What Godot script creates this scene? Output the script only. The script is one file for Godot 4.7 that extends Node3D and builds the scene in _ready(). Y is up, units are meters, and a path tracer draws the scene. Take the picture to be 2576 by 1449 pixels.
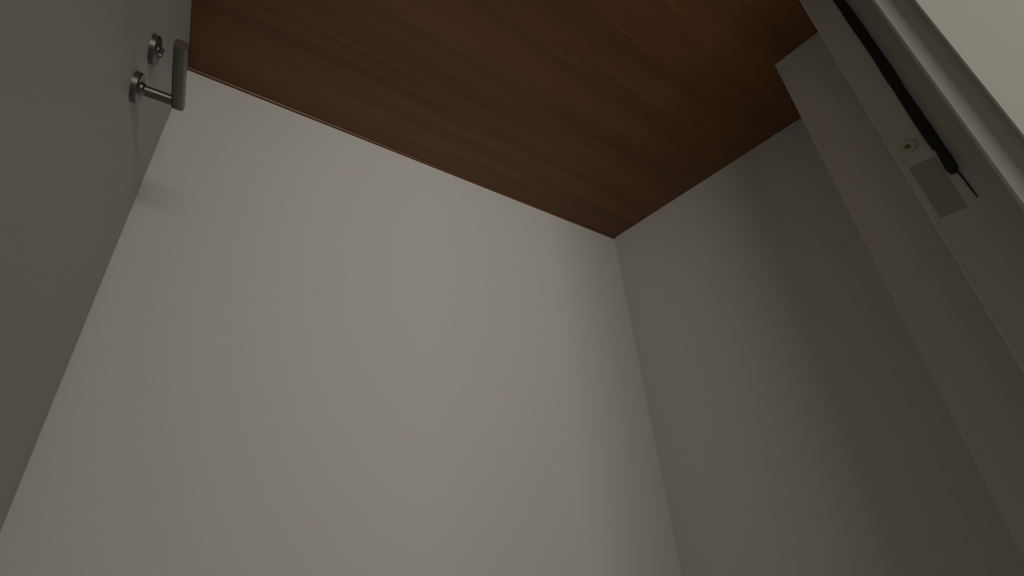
extends Node3D
# A small dim white room seen from its doorway: the camera is held upside down at waist height, so the brown floor is at the top of the picture.
# x runs along the back wall, y is up, z runs into the room; the camera stands at (0, 1, 0).

const XL := -0.187        # face of the open door leaf
const ZB := 0.997         # face of the back wall
const XR := 1.326         # face of the wall across from the door leaf
const HC := 2.4           # ceiling height
const SCREEN := Vector2(1.50, 0.46)           # lit television screen in the next room
const SCREEN_AT := Vector3(-0.14, 0.27, -1.55)  # its middle
const ZF := -2.6          # inner face of that far wall

var white: StandardMaterial3D
var door_paint: StandardMaterial3D
var frame_paint: StandardMaterial3D
var wood: StandardMaterial3D
var ceil_paint: StandardMaterial3D
var steel: StandardMaterial3D
var plate_steel: StandardMaterial3D
var rubber: StandardMaterial3D
var buffer_mat: StandardMaterial3D
var screen_mat: StandardMaterial3D
var black_plastic: StandardMaterial3D

func _ready() -> void:
	# camera
	var cam := Camera3D.new()
	cam.name = "camera"
	add_child(cam)
	# columns: picture right, picture up, backwards
	var right := Vector3(0.81463573, 0.06338025, -0.57649942)
	var down := Vector3(0.21189625, 0.89276741, 0.39757556)
	var fwd := Vector3(0.53987833, -0.44603732, 0.71385019)
	cam.transform = Transform3D(Basis(right, -down, -fwd).orthonormalized(), Vector3(0, 1, 0))
	cam.fov = 67.2666
	cam.near = 0.02
	cam.far = 200.0
	cam.current = true
	var we := WorldEnvironment.new()
	we.name = "environment"
	var env := Environment.new()
	env.background_mode = Environment.BG_COLOR
	env.background_color = Color(0.01, 0.01, 0.012)
	env.tonemap_mode = Environment.TONE_MAPPER_LINEAR
	env.tonemap_exposure = 2.62
	env.sdfgi_enabled = true
	env.ssao_enabled = true
	env.ssil_enabled = true
	we.environment = env
	add_child(we)
	# the glow of the television in the next room, as large as its screen
	var glow := AreaLight3D.new()
	glow.name = "television_glow"
	glow.area_size = Vector2(SCREEN.x, SCREEN.y)
	glow.position = SCREEN_AT + Vector3(0, 0, 0.004)
	glow.rotation = Vector3(0, PI, 0)
	glow.light_color = Color(1.0, 0.985, 0.95)
	glow.light_energy = 1.0
	glow.area_range = 8.0
	glow.shadow_enabled = true
	add_child(glow)
	make_materials()
	build_room()
	build_frame()
	build_door()
	build_seal()
	build_television()

# ---------------------------------------------------------------- materials
func plain(c: Color, rough: float, metal := 0.0) -> StandardMaterial3D:
	var m := StandardMaterial3D.new()
	m.albedo_color = c
	m.roughness = rough
	m.metallic = metal
	return m

func paint(c: Color, rough: float, seed_: int, depth: float) -> StandardMaterial3D:
	# rolled wall paint: a fine, very shallow orange-peel relief
	var m := plain(c, rough)
	var n := FastNoiseLite.new()
	n.seed = seed_
	n.frequency = 0.06
	n.fractal_octaves = 3
	var t := NoiseTexture2D.new()
	t.width = 512
	t.height = 512
	t.seamless = true
	t.as_normal_map = true
	t.bump_strength = depth
	t.noise = n
	m.normal_enabled = true
	m.normal_texture = t
	m.normal_scale = 0.25
	m.uv1_triplanar = true
	m.uv1_world_triplanar = true
	m.uv1_scale = Vector3(3, 3, 3)
	return m

func wood_material() -> StandardMaterial3D:
	var m := StandardMaterial3D.new()
	var w := 1024
	var h := 1024
	var img := Image.create(w, h, false, Image.FORMAT_RGB8)
	var rgh := Image.create(w, h, false, Image.FORMAT_RGB8)
	var fine := FastNoiseLite.new()
	fine.seed = 11
	fine.frequency = 0.02
	fine.fractal_octaves = 4
	var broad := FastNoiseLite.new()
	broad.seed = 23
	broad.frequency = 0.004
	broad.fractal_octaves = 3
	var pore := FastNoiseLite.new()
	pore.seed = 5
	pore.frequency = 0.09
	pore.fractal_octaves = 2
	var base := Color(0.435, 0.282, 0.150)
	for y in h:
		for x in w:
			var bend := broad.get_noise_2d(x * 0.7, y * 0.9) * 9.0
			var g := fine.get_noise_2d(x * 0.07, (y + bend) * 2.6)
			var b := broad.get_noise_2d(x * 0.35 + 900.0, (y + bend) * 4.0)
			var p := pore.get_noise_2d(x * 0.05, y * 2.2)
			var streak := maxf(0.0, p - 0.42) * 0.5
			var k := 1.0 + 0.10 * g + 0.10 * b + streak
			img.set_pixel(x, y, Color(clampf(base.r * k, 0, 1), clampf(base.g * k * (1.0 + 0.03 * b), 0, 1), clampf(base.b * k * (1.0 + 0.06 * b), 0, 1)))
			var r := clampf(0.46 - 0.06 * g, 0, 1)
			rgh.set_pixel(x, y, Color(r, r, r))
	img.generate_mipmaps()
	m.albedo_texture = ImageTexture.create_from_image(img)
	m.roughness_texture = ImageTexture.create_from_image(rgh)
	m.roughness = 1.0
	m.uv1_scale = Vector3(0.4545, 0.4545, 1)
	m.uv1_offset = Vector3(0.227, 0.1, 0)
	return m

func make_materials() -> void:
	white = paint(Color(0.76, 0.752, 0.735), 0.85, 3, 3.0)
	ceil_paint = paint(Color(0.76, 0.755, 0.74), 0.9, 4, 3.0)
	door_paint = plain(Color(0.70, 0.72, 0.70), 0.55)
	frame_paint = plain(Color(0.74, 0.745, 0.72), 0.55)
	wood = wood_material()
	steel = plain(Color(0.50, 0.48, 0.45), 0.34, 1.0)
	plate_steel = plain(Color(0.61, 0.60, 0.58), 0.45, 0.0)
	rubber = plain(Color(0.07, 0.065, 0.07), 0.7)
	buffer_mat = plain(Color(0.70, 0.69, 0.62), 0.5)
	black_plastic = plain(Color(0.10, 0.10, 0.11), 0.5)
	screen_mat = plain(Color(0.05, 0.05, 0.05), 0.4)
	screen_mat.emission_enabled = true
	screen_mat.emission = Color(1.0, 0.985, 0.95)
	screen_mat.emission_energy_multiplier = 0.3

# ---------------------------------------------------------------- shape helpers
func quad(st: SurfaceTool, a: Vector3, b: Vector3, c: Vector3, d: Vector3, out: Vector3, ua := Vector2.ZERO, ub := Vector2.ZERO, uc := Vector2.ZERO, ud := Vector2.ZERO) -> void:
	var n := (b - a).cross(c - a).normalized()
	var pts := [a, b, c, d]
	var uvs := [ua, ub, uc, ud]
	var order := [0, 1, 2, 0, 2, 3]
	if n.dot(out) > 0.0:
		order = [0, 2, 1, 0, 3, 2]
	else:
		n = -n
	for i in order:
		st.set_normal(n)
		st.set_uv(uvs[i])
		st.add_vertex(pts[i])

func box(st: SurfaceTool, a: Vector3, b: Vector3) -> void:
	var lo := Vector3(minf(a.x, b.x), minf(a.y, b.y), minf(a.z, b.z))
	var hi := Vector3(maxf(a.x, b.x), maxf(a.y, b.y), maxf(a.z, b.z))
	for axis in 3:
		for s in 2:
			var p := lo
			if s == 1:
				p[axis] = hi[axis]
			var u := Vector3.ZERO
			var v := Vector3.ZERO
			var i1 := (axis + 1) % 3
			var i2 := (axis + 2) % 3
			u[i1] = hi[i1] - lo[i1]
			v[i2] = hi[i2] - lo[i2]
			var out := Vector3.ZERO
			out[axis] = 1.0 if s == 1 else -1.0
			var c0 := p
			var c1 := p + u
			var c2 := p + u + v
			var c3 := p + v
			quad(st, c0, c1, c2, c3, out, Vector2(c0.x, c0.z), Vector2(c1.x, c1.z), Vector2(c2.x, c2.z), Vector2(c3.x, c3.z))

# plan outline (x, z) raised from y0 to y1
func prism(st: SurfaceTool, plan: PackedVector2Array, y0: float, y1: float) -> void:
	var tri := Geometry2D.triangulate_polygon(plan)
	for yy in [y0, y1]:
		var n := Vector3(0, 1 if yy == y1 else -1, 0)
		for i in range(0, tri.size(), 3):
			var q := [plan[tri[i]], plan[tri[i + 1]], plan[tri[i + 2]]]
			var v := [Vector3(q[0].x, yy, q[0].y), Vector3(q[1].x, yy, q[1].y), Vector3(q[2].x, yy, q[2].y)]
			var fn: Vector3 = (v[1] - v[0]).cross(v[2] - v[0])
			var ord := [0, 1, 2] if fn.dot(n) < 0.0 else [0, 2, 1]
			for k in ord:
				st.set_normal(n)
				st.set_uv(Vector2(v[k].x, v[k].z))
				st.add_vertex(v[k])
	var cw := Geometry2D.is_polygon_clockwise(plan)
	for i in plan.size():
		var a := plan[i]
		var b := plan[(i + 1) % plan.size()]
		var d := (b - a).normalized()
		var o := Vector2(-d.y, d.x) if cw else Vector2(d.y, -d.x)
		quad(st, Vector3(a.x, y0, a.y), Vector3(b.x, y0, b.y), Vector3(b.x, y1, b.y), Vector3(a.x, y1, a.y), Vector3(o.x, 0, o.y))

# profile of (distance along axis, radius) turned round an axis from a point
func lathe(st: SurfaceTool, at: Vector3, axis: Vector3, prof: Array, seg := 36) -> void:
	var ax := axis.normalized()
	var s := ax.cross(Vector3.UP if absf(ax.y) < 0.9 else Vector3.RIGHT).normalized()
	var t := ax.cross(s)
	st.set_uv(Vector2.ZERO)
	for i in prof.size() - 1:
		var p0: Vector2 = prof[i]
		var p1: Vector2 = prof[i + 1]
		var dn := Vector2(p1.y - p0.y, -(p1.x - p0.x))
		for k in seg:
			var a0 := TAU * k / seg
			var a1 := TAU * (k + 1) / seg
			var r0 := s * cos(a0) + t * sin(a0)
			var r1 := s * cos(a1) + t * sin(a1)
			var n0 := (ax * -dn.x + r0 * -dn.y).normalized()
			var n1 := (ax * -dn.x + r1 * -dn.y).normalized()
			var v := [at + ax * p0.x + r0 * p0.y, at + ax * p0.x + r1 * p0.y, at + ax * p1.x + r1 * p1.y, at + ax * p1.x + r0 * p1.y]
			var n := [n0, n1, n1, n0]
			var fn: Vector3 = (v[1] - v[0]).cross(v[2] - v[0])
			if fn.length() < 1e-12:
				fn = (v[2] - v[0]).cross(v[3] - v[0])
			var ord := [0, 1, 2, 0, 2, 3] if fn.dot(n0) < 0.0 else [0, 2, 1, 0, 3, 2]
			for j in ord:
				st.set_normal(n[j])
				st.add_vertex(v[j])

# closed section (list of offsets in two directions) swept along points; flat ends
func sweep(st: SurfaceTool, pts: Array, us: Array, vs: Array, sec: PackedVector2Array) -> void:
	var rings := []
	for i in pts.size():
		var ring := []
		for q in sec:
			ring.append(pts[i] + us[i] * q.x + vs[i] * q.y)
		rings.append(ring)
	var n := sec.size()
	for i in pts.size() - 1:
		var mid: Vector3 = (pts[i] + pts[i + 1]) * 0.5
		for k in n:
			var a: Vector3 = rings[i][k]
			var b: Vector3 = rings[i][(k + 1) % n]
			var c: Vector3 = rings[i + 1][(k + 1) % n]
			var d: Vector3 = rings[i + 1][k]
			quad(st, a, b, c, d, (a + b + c + d) * 0.25 - mid)
	for e in [0, pts.size() - 1]:
		var out: Vector3 = pts[0] - pts[1] if e == 0 else pts[e] - pts[e - 1]
		for k in range(0, n):
			quad(st, pts[e], rings[e][k], rings[e][(k + 1) % n], pts[e], out)

func oval(rx: float, ry: float, power: float, n := 20) -> PackedVector2Array:
	var o := PackedVector2Array()
	for i in n:
		var a := TAU * i / n
		var c := cos(a)
		var s := sin(a)
		o.append(Vector2(signf(c) * pow(absf(c), power) * rx, signf(s) * pow(absf(s), power) * ry))
	return o

func mb() -> SurfaceTool:
	var st := SurfaceTool.new()
	st.begin(Mesh.PRIMITIVE_TRIANGLES)
	return st

func build(st: SurfaceTool, called: String, m: Material, parent: Node3D, label := "") -> MeshInstance3D:
	st.index()
	var o := MeshInstance3D.new()
	o.name = called
	o.mesh = st.commit()
	o.material_override = m
	o.cast_shadow = GeometryInstance3D.SHADOW_CASTING_SETTING_ON
	parent.add_child(o, true)
	if label:
		o.set_meta("label", label)
	return o

func struct(o: Node3D, label: String, category: String) -> Node3D:
	o.set_meta("kind", "structure")
	o.set_meta("label", label)
	o.set_meta("category", category)
	return o

func root(called: String, at: Vector3) -> Node3D:
	var o := Node3D.new()
	o.name = called
	add_child(o, true)
	o.position = at
	return o

func slab(called: String, a: Vector3, b: Vector3, m: Material, label: String, category: String) -> Node3D:
	var st := mb()
	box(st, a, b)
	return struct(build(st, called, m, self), label, category)

# ---------------------------------------------------------------- the room
func build_room() -> void:
	slab("floor", Vector3(-2.45, -0.1, -2.85), Vector3(2.45, 0, 1.25), wood, "brown wood floor with fine grain running along the white wall", "floor")
	slab("ceiling", Vector3(-2.45, HC, -2.85), Vector3(2.45, HC + 0.1, 1.25), ceil_paint, "plain white ceiling above the small dim room", "ceiling")
	slab("wall_back", Vector3(-0.45, 0, ZB), Vector3(XR + 0.2, HC, ZB + 0.2), white, "broad white wall rising from the long edge of the brown floor", "wall")
	slab("wall_left", Vector3(-0.45, 0, 0.0614), Vector3(-0.24, HC, ZB), white, "white side wall behind the open door leaf", "wall")
	slab("wall_right", Vector3(XR, 0, 0.0614), Vector3(XR + 0.2, HC, ZB), white, "shaded white wall between the floor corner and the wall stub", "wall")
	# wall with the doorway, in three pieces round the frame
	var st := mb()
	box(st, Vector3(1.0, 0, -0.25), Vector3(2.2, HC, 0.0671))
	box(st, Vector3(-2.2, 0, -0.25), Vector3(-0.32, HC, 0.0671))
	box(st, Vector3(-0.32, 2.12, -0.25), Vector3(1.0, HC, 0.0671))
	struct(build(st, "wall_front", white, self), "white wall that holds the door frame", "wall")
	# stub that juts out beside the frame and notches the floor
	slab("wall_stub", Vector3(1.066, 0, 0.0671), Vector3(XR, HC, 0.1833), white, "white wall stub jutting out beside the door frame and notching the floor", "wall")
	# next room, out of the picture, with the television that lights the place
	slab("wall_side", Vector3(-1.8, 0, -2.6), Vector3(-1.6, HC, -0.25), white, "white side wall of the next room", "wall")
	slab("wall_far_side", Vector3(2.2, 0, -2.6), Vector3(2.4, HC, -0.25), white, "white far side wall of the next room", "wall")
	slab("wall_end", Vector3(-2.4, 0, ZF - 0.2), Vector3(2.4, HC, ZF), white, "white end wall of the next room", "wall")
	# thin glossy bead that closes the floor against the back wall
	st = mb()
	var sec := PackedVector2Array([Vector2(0, 0)])
	for i in 7:
		var a := PI * 0.5 * i / 6.0
		sec.append(Vector2(cos(a) * 0.006, sin(a) * 0.006))
	var pts := [Vector3(XL, 0, ZB), Vector3(XR, 0, ZB)]
	sweep(st, pts, [Vector3(0, 0, -1), Vector3(0, 0, -1)], [Vector3.UP, Vector3.UP], sec)
	var bead := plain(Color(0.40, 0.255, 0.16), 0.38)
	struct(build(st, "baseboard_back", bead, self), "slim brown bead along the foot of the broad white wall", "trim")

# ---------------------------------------------------------------- door frame
func build_frame() -> void:
	var fr := root("trim_1", Vector3(0.3, 0, 0))
	struct(fr, "white stepped door frame with black seal, at the corner of the floor", "door frame")
	var o := -fr.position.x
	var h := 2.05
	var st := mb()
	var plan := PackedVector2Array([
		Vector2(1.0, -0.25), Vector2(0.803, -0.25), Vector2(0.80, -0.247), Vector2(0.80, -0.0606), Vector2(0.8012, -0.0594),
		Vector2(0.822, -0.0594), Vector2(0.822, -0.0254), Vector2(0.8232, -0.0243), Vector2(0.94, -0.0243),
		Vector2(0.94, 0.0659), Vector2(0.9412, 0.0671), Vector2(1.0, 0.0671)])
	for i in plan.size():
		plan[i].x += o
	prism(st, plan, 0.0, 2.12)
	build(st, "jamb", frame_paint, fr)
	st = mb()
	plan = PackedVector2Array([
		Vector2(-0.32, -0.25), Vector2(-0.20, -0.25), Vector2(-0.20, -0.0594), Vector2(-0.208, -0.0594), Vector2(-0.208, -0.0239),
		Vector2(-0.24, -0.0239), Vector2(-0.24, 0.0614), Vector2(-0.32, 0.0614)])
	for i in plan.size():
		plan[i].x += o
	prism(st, plan, 0.0, 2.12)
	build(st, "jamb", frame_paint, fr)
	st = mb()
	box(st, Vector3(-0.20 + o, h, -0.25), Vector3(0.80 + o, 2.12, -0.0239))
	build(st, "head", frame_paint, fr)
	# strike plate let into the rebate, a hair proud of the paint
	st = mb()
	plan = PackedVector2Array([Vector2(0.9405, 0.023), Vector2(0.9391, 0.0238), Vector2(0.9391, 0.0572), Vector2(0.9405, 0.058)])
	for i in plan.size():
		plan[i].x += o
	prism(st, plan, 0.514, 0.622)
	build(st, "strike_plate", plate_steel, fr, "dull grey strike plate beside the end of the black seal")
	# round door buffer with a screw in its middle
	st = mb()
	lathe(st, Vector3(0.94 + o, 0.4757, 0.0438), Vector3(-1, 0, 0), [Vector2(-0.001, 0.0125), Vector2(0.003, 0.0125), Vector2(0.0045, 0.011), Vector2(0.0045, 0.006), Vector2(0.002, 0.0045), Vector2(0.002, 0.0)])
	var bf := build(st, "door_buffer", buffer_mat, fr, "small round cream door buffer")
	st = mb()
	lathe(st, Vector3(0.94 + o, 0.4757, 0.0438), Vector3(-1, 0, 0), [Vector2(0.001, 0.0035), Vector2(0.003, 0.003), Vector2(0.0034, 0.0)], 20)
	build(st, "screw", steel, bf)

# ---------------------------------------------------------------- door leaf
func build_door() -> void:
	var d := root("door_1", Vector3(XL, 0, 0.53))
	struct(d, "white door leaf with a steel lever handle and lock", "door")
	var st := mb()
	box(st, Vector3(-0.04, 0.003, 0.067 - 0.53), Vector3(0, 2.03, ZB - 0.002 - 0.53))
	build(st, "leaf", door_paint, d)
	var y := 1.0 - 0.6355
	var z := 0.7155 - 0.53
	var X := Vector3(1, 0, 0)
	var hd := mb()
	lathe(hd, Vector3(0, y, z), X, [Vector2(-0.001, 0.025), Vector2(0.007, 0.025), Vector2(0.0085, 0.0235), Vector2(0.0085, 0.0)])
	var lever := build(hd, "lever_handle", steel, d, "brushed steel lever handle on a round rose")
	st = mb()
	lathe(st, Vector3(0, y, z), X, [Vector2(0.008, 0.012), Vector2(0.012, 0.0105), Vector2(0.014, 0.0085), Vector2(0.050, 0.0085)], 28)
	build(st, "neck", steel, lever)
	# grip: bends sharply out of the neck and runs back along the door
	st = mb()
	var gx := 0.0575
	sweep(st, [Vector3(gx, y, z + 0.0085), Vector3(gx, y, z + 0.006), Vector3(gx, y, z - 0.06), Vector3(gx + 0.001, y, z - 0.118), Vector3(gx + 0.001, y, z - 0.122)],
		[X, X, X, X, X], [Vector3.UP, Vector3.UP, Vector3.UP, Vector3.UP, Vector3.UP], oval(0.0085, 0.0088, 0.45))
	build(st, "grip", steel, lever)
	# lock below the lever: rose and thumb turn
	var ly := 1.0 - 0.7285
	st = mb()
	lathe(st, Vector3(0, ly, z), X, [Vector2(-0.001, 0.025), Vector2(0.007, 0.025), Vector2(0.0085, 0.0235), Vector2(0.0085, 0.0)])
	var lk := build(st, "lock_rose", steel, d, "round steel lock rose with a thumb turn")
	st = mb()
	lathe(st, Vector3(0, ly, z), X, [Vector2(0.008, 0.012), Vector2(0.0105, 0.011), Vector2(0.0105, 0.0)], 24)
	sweep(st, [Vector3(0.010, ly, z), Vector3(0.015, ly, z)], [Vector3.UP, Vector3.UP], [Vector3(0, 0, 1), Vector3(0, 0, 1)], oval(0.010, 0.0028, 0.6))
	build(st, "thumb_turn", steel, lk)

# ---------------------------------------------------------------- seal strip
func build_seal() -> void:
	var s := root("seal_strip", Vector3(0.94, 0, 0.0123))
	s.set_meta("label", "black rubber seal strip running up the white door frame, its end frayed")
	s.set_meta("category", "seal strip")
	var st := mb()
	var pts := []
	var us := []
	var vs := []
	var n := 14
	for i in n + 1:
		var t := float(i) / n
		var y := 0.001 + t * 0.503
		pts.append(Vector3(-0.0032, y, 0.0006 * sin(t * 9.0)))
		us.append(Vector3(-1, 0, 0))
		var wd := 1.0 + 0.06 * sin(t * 23.0) + 0.03 * sin(t * 51.0)
		if i == n - 1:
			wd = 1.05
		vs.append(Vector3(0, 0, wd))
	sweep(st, pts, us, vs, oval(0.0036, 0.0080, 0.7))
	build(st, "strip", rubber, s)
	# the loose end: a second piece that sits a little askew and tapers
	st = mb()
	sweep(st, [Vector3(-0.0036, 0.500, -0.0005), Vector3(-0.004, 0.525, -0.0005), Vector3(-0.0045, 0.551, 0.0006), Vector3(-0.004, 0.560, 0.0014)],
		[Vector3(-1, 0, 0), Vector3(-1, 0, 0), Vector3(-1, 0, 0), Vector3(-0.6, 0, 0)],
		[Vector3(0, 0, 0.8), Vector3(0, 0, 1.0), Vector3(0, 0, 1.05), Vector3(0, 0, 0.5)], oval(0.004, 0.0074, 0.7))
	build(st, "loose_end", rubber, s)
	st = mb()
	sweep(st, [Vector3(-0.0015, 0.556, -0.003), Vector3(-0.0012, 0.584, -0.0042), Vector3(-0.001, 0.612, -0.005)],
		[Vector3(-1, 0, 0), Vector3(-1, 0, 0), Vector3(-1, 0, 0)],
		[Vector3(0, 0, 1), Vector3(0, 0, 1), Vector3(0, 0, 0.6)], oval(0.0014, 0.0012, 1.0, 8))
	build(st, "torn_thread", rubber, s)

# ---------------------------------------------------------------- television in the next room, behind the camera
func build_television() -> void:
	var tv := root("television", Vector3(SCREEN_AT.x, 0.0, SCREEN_AT.z - 0.04))
	tv.set_meta("label", "wide flat television glowing on the floor of the next room")
	tv.set_meta("category", "television")
	var cy := SCREEN_AT.y
	var hw := SCREEN.x * 0.5
	var hh := SCREEN.y * 0.5
	var st := mb()
	box(st, Vector3(-hw - 0.012, cy - hh - 0.012, -0.02), Vector3(hw + 0.012, cy + hh + 0.012, 0.0395))
	build(st, "casing", black_plastic, tv)
	st = mb()
	box(st, Vector3(-hw, cy - hh, 0.038), Vector3(hw, cy + hh, 0.041))
	build(st, "screen", screen_mat, tv)
	st = mb()
	box(st, Vector3(-0.14, 0, -0.07), Vector3(0.14, 0.012, 0.09))
	box(st, Vector3(-0.03, 0.012, -0.03), Vector3(0.03, cy - hh - 0.012, -0.005))
	build(st, "stand", black_plastic, tv)
